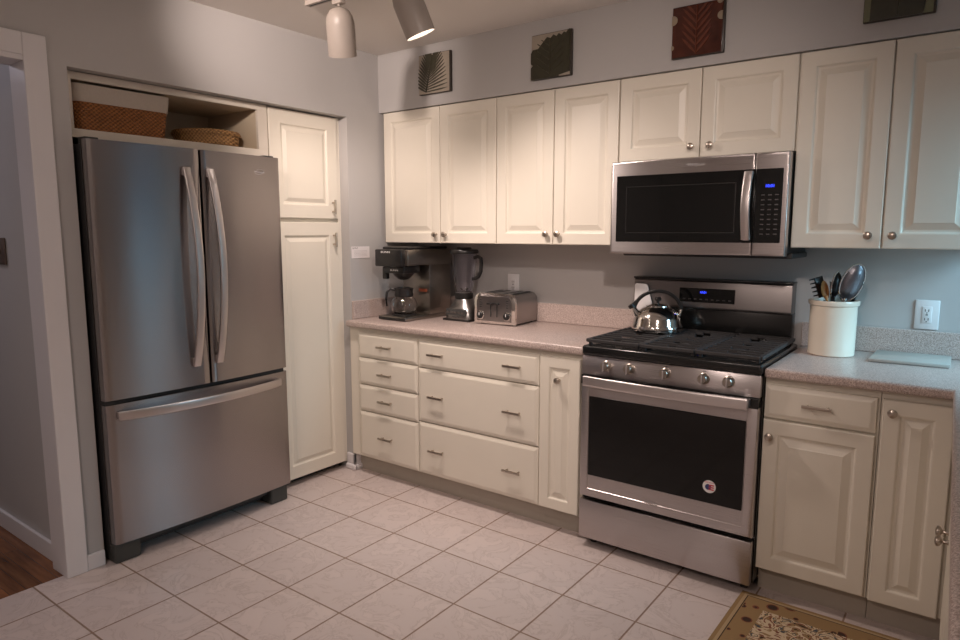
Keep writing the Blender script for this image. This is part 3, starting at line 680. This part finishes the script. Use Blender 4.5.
MB().prism(arch(hw - .017, .021, hh - .015, r - .012), -dp - .0075, -dp - .004, 'xz').build('face', 'toaster', to, True, False)
for x in (-.020, .020): MB().box(x - .003, x + .003, -dp - .010, -dp - .006, .045, .125).build('lever_slot', 'slot', to, False, False)
for x in (-.020, .020): MB().box(x - .017, x + .017, -dp - .028, -dp - .008, .112, .124, .004).build('lever', 'black', to, True, False)
for x in (-.085, .085):
    dk = MB().cyl((x, -dp - .007, .052), .024, .010, (0, -1, 0), 28, .003).build('dial', 'chrome', to, True, False)
    MB().cyl((x, -dp - .015, .052), .019, .010, (0, -1, 0), 28, .004).build('dial_cap', 'black', dk, True, False)
    MB().box(x - .002, x + .002, -dp - .0262, -dp - .0245, .052, .068).build('dial_pointer', 'mark_white', dk, False, False)
    for q in range(4): MB().box(x - .007, x + .007, -dp - .0085, -dp - .007, .096 + q * .012, .103 + q * .012, .001).build('button', 'dark_grey', to, False, False)
for x in (-.088, -.042, .042, .088): MB().box(x - .013, x + .013, -dp + .03, dp - .03, hh - .001, hh + .002, .001).build('bread_slot', 'slot', to, False, False)
for x in (-.10, .10):
    for y in (-.09, .10): MB().cyl((x, y, 0), .012, .012).build('foot', 'black', to, True, False)

# utensil crock and its utensils
KC = (2.463, -.170, .914)
MB_c = MB().lathe([(0, 0), (.083, 0), (.088, .004), (.0885, .195), (.0885, .206), (.0945, .210), (.0965, .224), (.0945, .229), (.084, .229), (.082, .220), (.081, .012), (0, .012)], KC, 48)
one('utensil_crock', MB_c, 'crock', 'cream stoneware crock full of cooking utensils right of the range', 'crock', loc=KC, smooth=True)
def local(o): return o
def uten(name, label, base, top, parts_fn, cat='utensil'):
    """utensil standing in the crock: its axis runs from base to top"""
    base, top = Vector(base), Vector(top)
    u = thing(name, label, cat, tuple(base), group='utensils standing in the crock')
    q = (top - base).to_track_quat('Z', 'X').to_matrix(); L = (top - base).length
    for nm, mb, mt in parts_fn(L):
        bmesh.ops.transform(mb.bm, matrix=(Matrix.Rotation(-.64 + .9, 4, 'Z') if False else Matrix()), verts=mb.bm.verts)
        rot = q @ Matrix.Rotation(0, 3, 'Z'); bmesh.ops.transform(mb.bm, matrix=rot.to_4x4(), verts=mb.bm.verts)
        mb.build(nm, mt, u, True, False)
    return u
B0 = lambda dx, dy: (KC[0] + dx, KC[1] + dy, KC[2] + .016)
def frame_cam(mb, L, ang): bmesh.ops.rotate(mb.bm, cent=(0, 0, 0), matrix=Matrix.Rotation(ang, 3, 'Z'), verts=mb.bm.verts); return mb
def pasta(L):
    h = MB().tube([(0, 0, 0), (0, 0, L - .10)], .005); hd_ = MB().box(-.022, .022, -.004, .003, L - .085, L, .003)
    for i in range(5): hd_.tube([(-.020, 0, L - .072 + i * .017), (-.048, -.004, L - .070 + i * .017)], [.004, .0025], 8)
    return [('handle', h, 'black'), ('head', hd_, 'black')]
def spoon(mh, mhead, rx, rz, cup=.010, nh='bowl'):
    def f(L):
        h = MB().tube([(0, 0, 0), (0, 0, L - rz * 1.6)], .005); b = MB(); n_ = 28; prev = None; cz = L - rz
        outs = []
        for fr, dpp in ((1, 0), (.93, .001), (.8, cup * .5), (.5, cup * .85), (.0, cup)):
            outs.append([b.bm.verts.new((rx * fr * math.cos(2 * math.pi * i / n_), dpp, cz + rz * fr * math.sin(2 * math.pi * i / n_))) for i in range(n_)] if fr else [b.bm.verts.new((0, dpp, cz))])
        for a, c_ in zip(outs, outs[1:]):
            for i in range(n_):
                if len(c_) == 1: b.bm.faces.new((a[i], a[(i + 1) % n_], c_[0]))
                else: b.bm.faces.new((a[i], a[(i + 1) % n_], c_[(i + 1) % n_], c_[i]))
        bmesh.ops.solidify(b.bm, geom=list(b.bm.faces), thickness=.0022)
        return [('handle', h, mh), (nh, b, mhead)]
    return f
def rimmed(mh, mhead, rx, rz, net=False):
    def f(L):
        ps = spoon(mh, mhead, rx - .002, rz - .002, .02)(L); cz = L - rz
        rm = MB().tube([(rx * math.cos(2 * math.pi * i / 32), 0, cz + rz * math.sin(2 * math.pi * i / 32)) for i in range(33)], .0032, 8)
        return ps + [('rim', rm, 'chrome')]
    return f
def turn(fn, a):
    def f(L):
        out = fn(L)
        for _, mb, _m in out: frame_cam(mb, L, a)
        return out
    return f
M['mesh_grey'] = simple('strainer_mesh', (.36, .36, .40), .35, .8, noise=.4, scale=500)
CA = .70
uten('pasta_fork', 'black toothed pasta fork at the left of the crock', B0(.03, -.02), (KC[0] - .060, KC[1] - .042, 1.238), turn(pasta, CA))
uten('wooden_spoon', 'brown wooden spoon in the crock beside the black pasta fork', B0(.03, -.05), (KC[0] - .034, KC[1] - .066, 1.225), turn(spoon('woodutensil', 'woodutensil', .024, .040), CA + .2))
uten('spatula', 'dark flat spatula in the middle of the crock', B0(.0, .03), (KC[0] - .010, KC[1] - .010, 1.215), turn(lambda L: [('handle', MB().tube([(0, 0, 0), (0, 0, L - .09)], .005), 'black'), ('blade', MB().box(-.028, .028, -.002, .002, L - .10, L, .0015), 'black')], CA))
uten('ladle', 'black ladle with shiny metal rim left of the big strainer in the crock', B0(-.03, -.03), (KC[0] + .012, KC[1] - .018, 1.262), turn(rimmed('black', 'black', .036, .058), CA + .35))
uten('strainer', 'large oval metal strainer, the tallest utensil in the crock', B0(-.03, .01), (KC[0] + .088, KC[1] - .022, 1.293), turn(rimmed('handle_steel', 'mesh_grey', .043, .080), CA + .1))
uten('turner', 'black turner leaning right in the crock behind the strainer', B0(-.02, .03), (KC[0] + .098, KC[1] + .035, 1.225), turn(lambda L: [('handle', MB().tube([(0, 0, 0), (0, 0, L)], .006), 'black')], CA))

# grey board
bd = MB().prism([(2.611, -.275), (2.878, -.249), (2.876, -.024), (2.618, -.028)], .9155, .929, 'xy', .003)
one('cutting_board', bd, 'tin', 'thin grey board lying on the counter below the right outlet', 'board', loc=(2.74, -.14, .9155), smooth=True)

# outlets and cards on the walls
def outlet(x, z, label, w_=.080, h_=.122, sockets=True, mat='white'):
    o = thing('wall_outlet', label, 'outlet', (x, -.001, z), group='electrical outlets')
    MB().box(x - w_ / 2, x + w_ / 2, -.007, -.001, z - h_ / 2, z + h_ / 2, .003).build('cover_plate', mat, o, True)
    if sockets:
        ins = MB().box(x - .017, x + .017, -.0095, -.006, z - .034, z + .034, .002).build('socket', mat, o, True)
        s2 = MB()
        for dz in (-.018, .018):
            for dx in (-.006, .006): s2.box(x + dx - .0012, x + dx + .0012, -.0102, -.009, z + dz - .005, z + dz + .005)
            s2.cyl((x, -.009, z + dz - .010), .0022, .0012, (0, -1, 0), 10)
        s2.box(x - .004, x + .004, -.0102, -.009, z - .002, z + .002)
        s2.build('slots', 'slot', ins)
    return o
outlet(2.780, 1.087, 'white wall outlet above the grey board at the right', .084, .120)
outlet(.748, 1.117, 'wall outlet partly hidden behind the toaster')
sg = thing('paper_notice', 'small white paper notice on the left wall beside the coffee maker', 'notice', (.001, -.50, 1.30))
MB().box(.001, .0025, -.583, -.440, 1.270, 1.338, .0003).build('sheet', 'paper', sg)
text('printed_heading', 'NOTICE', .012, 'mark_dim', sg, (.0027, -.555, 1.328), (R90, 0, R90), depth=.0002)
ln = MB()
for i in range(5): ln.box(.0025, .0028, -.565, -.46, 1.312 - i * .0075, 1.3135 - i * .0075)
ln.build('printed_lines', 'mark', sg)
hp_ = thing('wall_switch', 'dark switch plate on the hall wall seen through the doorway', 'switch', (-.475, -2.166, 1.34))
MB().box(-.53, -.436, -2.174, -2.166, 1.282, 1.398, .003).build('cover_plate', 'bronze', hp_, True)
MB().box(-.487, -.479, -2.182, -2.173, 1.33, 1.35, .002).build('toggle', 'bronze', hp_, True)

# ------------------------------------------------------------------ decorative leaf tiles on the soffit
def leaf_shape(pts, y0, y1): return MB().prism(pts, y0, y1, 'xz')
TY = -.3385
M['tile_cream'] = simple('tile_cream_glaze', (.36, .31, .25), .35, noise=.12, scale=25)
M['tile_dark'] = simple('tile_dark_edge', (.03, .022, .016), .4)
M['leaf_olive'] = simple('olive_leaf_glaze', (.050, .045, .026), .3, noise=.35, scale=30, bump=.3)
M['leaf_green'] = simple('dark_green_leaf_glaze', (.035, .032, .018), .28, noise=.4, scale=26, bump=.4)
M['leaf_red'] = simple('red_brown_leaf_glaze', (.065, .016, .009), .2, noise=.9, scale=18, bump=.5)
M['leaf_red2'] = simple('light_red_vein_glaze', (.125, .034, .018), .25, noise=.3, scale=30)
M['tile_tan'] = simple('tan_glaze', (.30, .24, .17), .3, noise=.1)
M['tile_olive'] = simple('olive_edge_glaze', (.16, .16, .09), .3, noise=.2)
def blade(mb, base, ang, L, w_, y, bend=0.0):
    c_, s_ = math.cos(ang), math.sin(ang)
    pts = [(0, -w_ * .3), (L * .35, -w_), (L * .75, -w_ * .8), (L, 0), (L * .75, w_ * .6), (L * .35, w_ * .8), (0, w_ * .3)]
    out = []
    for a, b in pts:
        b += bend * math.sin(math.pi * a / L / 2) * L
        out.append((base[0] + a * c_ - b * s_, base[1] + a * s_ + b * c_))
    mb.prism(out, y, TY - .0185 + .001, 'xz')
def tile(label, xc, zc, w_, h_, base, relief):
    t = thing('leaf_tile', label, 'wall tile', (xc, TY, zc), group='decorative leaf tiles on the soffit')
    MB().box(xc - w_ / 2, xc + w_ / 2, TY - .018, TY, zc - h_ / 2, zc + h_ / 2, .003).build('backing', 'tile_dark', t, True)
    MB().box(xc - w_ / 2 + .002, xc + w_ / 2 - .008, TY - .0195, TY - .017, zc - h_ / 2 + .003, zc + h_ / 2 - .003, .001).build('glazed_face', base, t, True)
    for nm, mb, mt in relief(xc - w_ / 2, xc + w_ / 2 - .008, zc - h_ / 2, zc + h_ / 2): mb.build(nm, mt, t)
def clip(mb, x0, x1, z0, z1):
    for co, no in (((x0, 0, 0), (-1, 0, 0)), ((x1, 0, 0), (1, 0, 0)), ((0, 0, z0), (0, 0, -1)), ((0, 0, z1), (0, 0, 1))):
        bmesh.ops.bisect_plane(mb.bm, geom=mb.bm.verts[:] + mb.bm.edges[:] + mb.bm.faces[:], plane_co=co, plane_no=no, clear_outer=True)
    return mb
def palm(x0, x1, z0, z1):
    m = MB(); rb = (x0 + .055, z0 + .012)
    for i in range(15):
        t = i / 14; b = (rb[0] + .045 * t, rb[1] + (z1 - z0) * .78 * t)
        blade(m, b, math.radians(4 + 62 * t), .155 - .05 * t, .0045, TY - .0235)
        blade(m, b, math.radians(150 - 40 * t), .10, .006, TY - .0235)
    m.tube([(rb[0], TY - .022, rb[1]), (rb[0] + .048, TY - .022, z1 - .01)], .004, 6)
    return [('leaf', clip(m, x0, x1, z0, z1), 'leaf_olive')]
def oak(x0, x1, z0, z1):
    m = MB(); xc = (x0 + x1) / 2
    out = [(x0, z0), (x1 - .06, z0 + .002), (x1 - .058, z0 + .008), (x1, z0 + .018), (x1, z1)]
    out += [(x1 - .010, z1 - .004), (x1 - .020, z1 - .016), (x1 - .032, z1 - .010), (x1 - .045, z1 - .022), (x1 - .06, z1 - .012), (x1 - .072, z1 - .024), (x1 - .09, z1 - .014), (x1 - .105, z1 - .028), (x1 - .125, z1 - .020), (x1 - .14, z1 - .034), (x1 - .165, z1 - .058), (x1 - .175, z1 - .068), (x0 + .010, z1 - .07), (x0, z1 - .085), (x0, z0 + .078), (x0 + .012, z0 + .068), (x0, z0 + .058)]
    m.prism(out, TY - .024, TY - .0185, 'xz')
    v = MB()
    for i in range(5):
        z = z0 + .02 + i * .032
        v.tube([(xc, TY - .0245, z), (xc + .07, TY - .0245, z + .05)], .0022, 6); v.tube([(xc, TY - .0245, z), (xc - .07, TY - .0245, z + .05)], .0022, 6)
    v.tube([(xc, TY - .0245, z0 + .006), (xc, TY - .0245, z1 - .03)], .003, 6)
    return [('leaf', m, 'leaf_green'), ('vein', clip(v, x0 + .004, x1 - .004, z0, z1 - .03), 'leaf_olive')]
def redleaf(x0, x1, z0, z1):
    m = MB().box(x0 + .002, x1 - .002, TY - .0225, TY - .0185, z0 + .004, z1 - .004, .001); xc = (x0 + x1) / 2; v = MB(); s_ = MB()
    for i in range(6):
        z = z0 + .012 + i * .030
        for sg_ in (-1, 1): blade(v, (xc, z), math.radians(90 - sg_ * 42), .095, .0065, TY - .026)
    v.tube([(xc, TY - .025, z0 + .006), (xc, TY - .025, z1 - .01)], .0035, 6)
    for x, z, r in ((x0 + .004, z1 - .055, .020), (x1 - .004, z1 - .065, .017), (x0 + .002, z0 + .045, .010), (x1 - .012, z1 - .006, .012)): s_.cyl((x, TY - .0185, z), r, .0055, (0, -1, 0), 20)
    return [('leaf', m, 'leaf_red'), ('vein', clip(v, x0 + .004, x1 - .004, z0, z1 - .006), 'leaf_red2'), ('spot', clip(s_, x0, x1, z0, z1), 'tile_tan')]
def darkleaf(x0, x1, z0, z1):
    m = MB().prism([(x0 + .022, z0 + .002), (x1 - .03, z0 + .002), (x1 - .02, z0 + .06), (x1 - .002, z0 + .08), (x1 - .002, z1 - .01), (x0 + .016, z1 - .01), (x0 + .024, z0 + .1)], TY - .024, TY - .0185, 'xz')
    v = MB().tube([((x0 + x1) / 2, TY - .0245, z0 + .01), ((x0 + x1) / 2, TY - .0245, z1 - .03)], .003, 6)
    return [('leaf', m, 'leaf_green'), ('vein', v, 'leaf_olive')]
tile('cream wall tile with an olive palm frond, leftmost above the cabinets', .452, 2.288, .228, .214, 'tile_cream', palm)
tile('dark green leaf wall tile with scalloped top, second from the left', 1.194, 2.272, .224, .212, 'tile_cream', oak)
tile('red-brown leaf wall tile above the microwave', 1.908, 2.268, .222, .212, 'leaf_red', redleaf)
tile('dark wall tile with olive left strip, rightmost, cut off by the photo top', 2.634, 2.290, .224, .212, 'tile_olive', darkleaf)

# ------------------------------------------------------------------ track lighting
def track(label, x0, x1, y):
    tr = thing('track_rail', label, 'light track', ((x0 + x1) / 2, y, ZC))
    MB().box(x0, x1, y - .017, y + .017, ZC - .022, ZC, .002).build('rail', 'lamp_white', tr)
    MB().box(x0 + .015, x1 - .01, y - .004, y + .004, ZC - .0235, ZC - .021).build('slot', 'slot', tr)
track('white ceiling track rail carrying the two cream spotlights', .415, 2.75, -1.19)
track('added white ceiling track rail, out of view nearer the camera', 1.0, 3.0, -2.6)  # rail added out of view to carry the two fill spotlights
def head(label, x, y, aim, top, L, spot):
    '''bullet-shaped lamp head: adapter on the track, dome at top, open at the lower end'''
    d = Vector(aim).normalized(); P0 = Vector(top)
    h = thing('track_spotlight', label, 'spotlight', (x, y, ZC - .022), group='spotlights on the ceiling tracks')
    MB().box(x - .028, x + .028, y - .016, y + .016, ZC - .052, ZC - .022, .004).build('adapter', 'lamp_white', h, True)
    MB().tube([(x, y, ZC - .05), tuple(P0 - d * .002)], .006, 10).build('stem', 'lamp_white', h, True)
    r = .0625
    MB().lathe([(.003, -.0), (.022, .003), (.042, .014), (.056, .036), (r, .064), (r, L), (r - .003, L), (r - .003, .067), (.040, .028), (.003, .012)], tuple(P0), 40, d).build('shade', 'lamp_white', h, True)
    MB().lathe([(0, L - .050), (.040, L - .050), (.052, L - .026), (.057, L - .022)], tuple(P0), 32, d).build('bulb', 'bulb', h, True)
    lamp('spot_lamp', 'SPOT', tuple(P0 + d * (L + .004)), tuple(P0 + d * (L + 1)), spot[0], spot[2], spot_size=math.radians(spot[1]), spot_blend=spot[3], shadow_soft_size=.06)
    return h
head('cream bullet spotlight hanging straight on the track, left of the other', .622, -1.19, (-.27, .33, -.96), (.622, -1.19, 2.39), .200, (42, 120, WARM, 1.0))
head('cream bullet spotlight tilted right with glowing rim', .985, -1.19, (.20, .35, -.92), (.992, -1.19, 2.405), .200, (60, 120, WARM, 1.0))
head('added unseen fill spotlight near the camera aimed at the pantry corner', 1.15, -2.6, (-1.15, 1.86, -.03), (1.15, -2.6, 2.375), .2, (135, 48, WARM, 1.0))  # added out of view to throw the pool on the left wall
head('added unseen fill spotlight near the camera aimed at the range', 2.8, -2.6, (-1.40, 2.1, -1.0), (2.8, -2.6, 2.375), .2, (82, 72, WARM, 1.0))  # added out of view as frontal fill for the cabinets and range

# ------------------------------------------------------------------ rug
rg = MB().box(-.30, .30, -.75, .75, 0, .009, .003)
rug = rg.build('rug', 'rug'); rug.location = (2.57, -1.395, .0005); rug.rotation_euler = (0, 0, math.radians(-.8))
tag(rug, 'patterned brown and cream rug with tan border on the tiles below the range', 'rug')
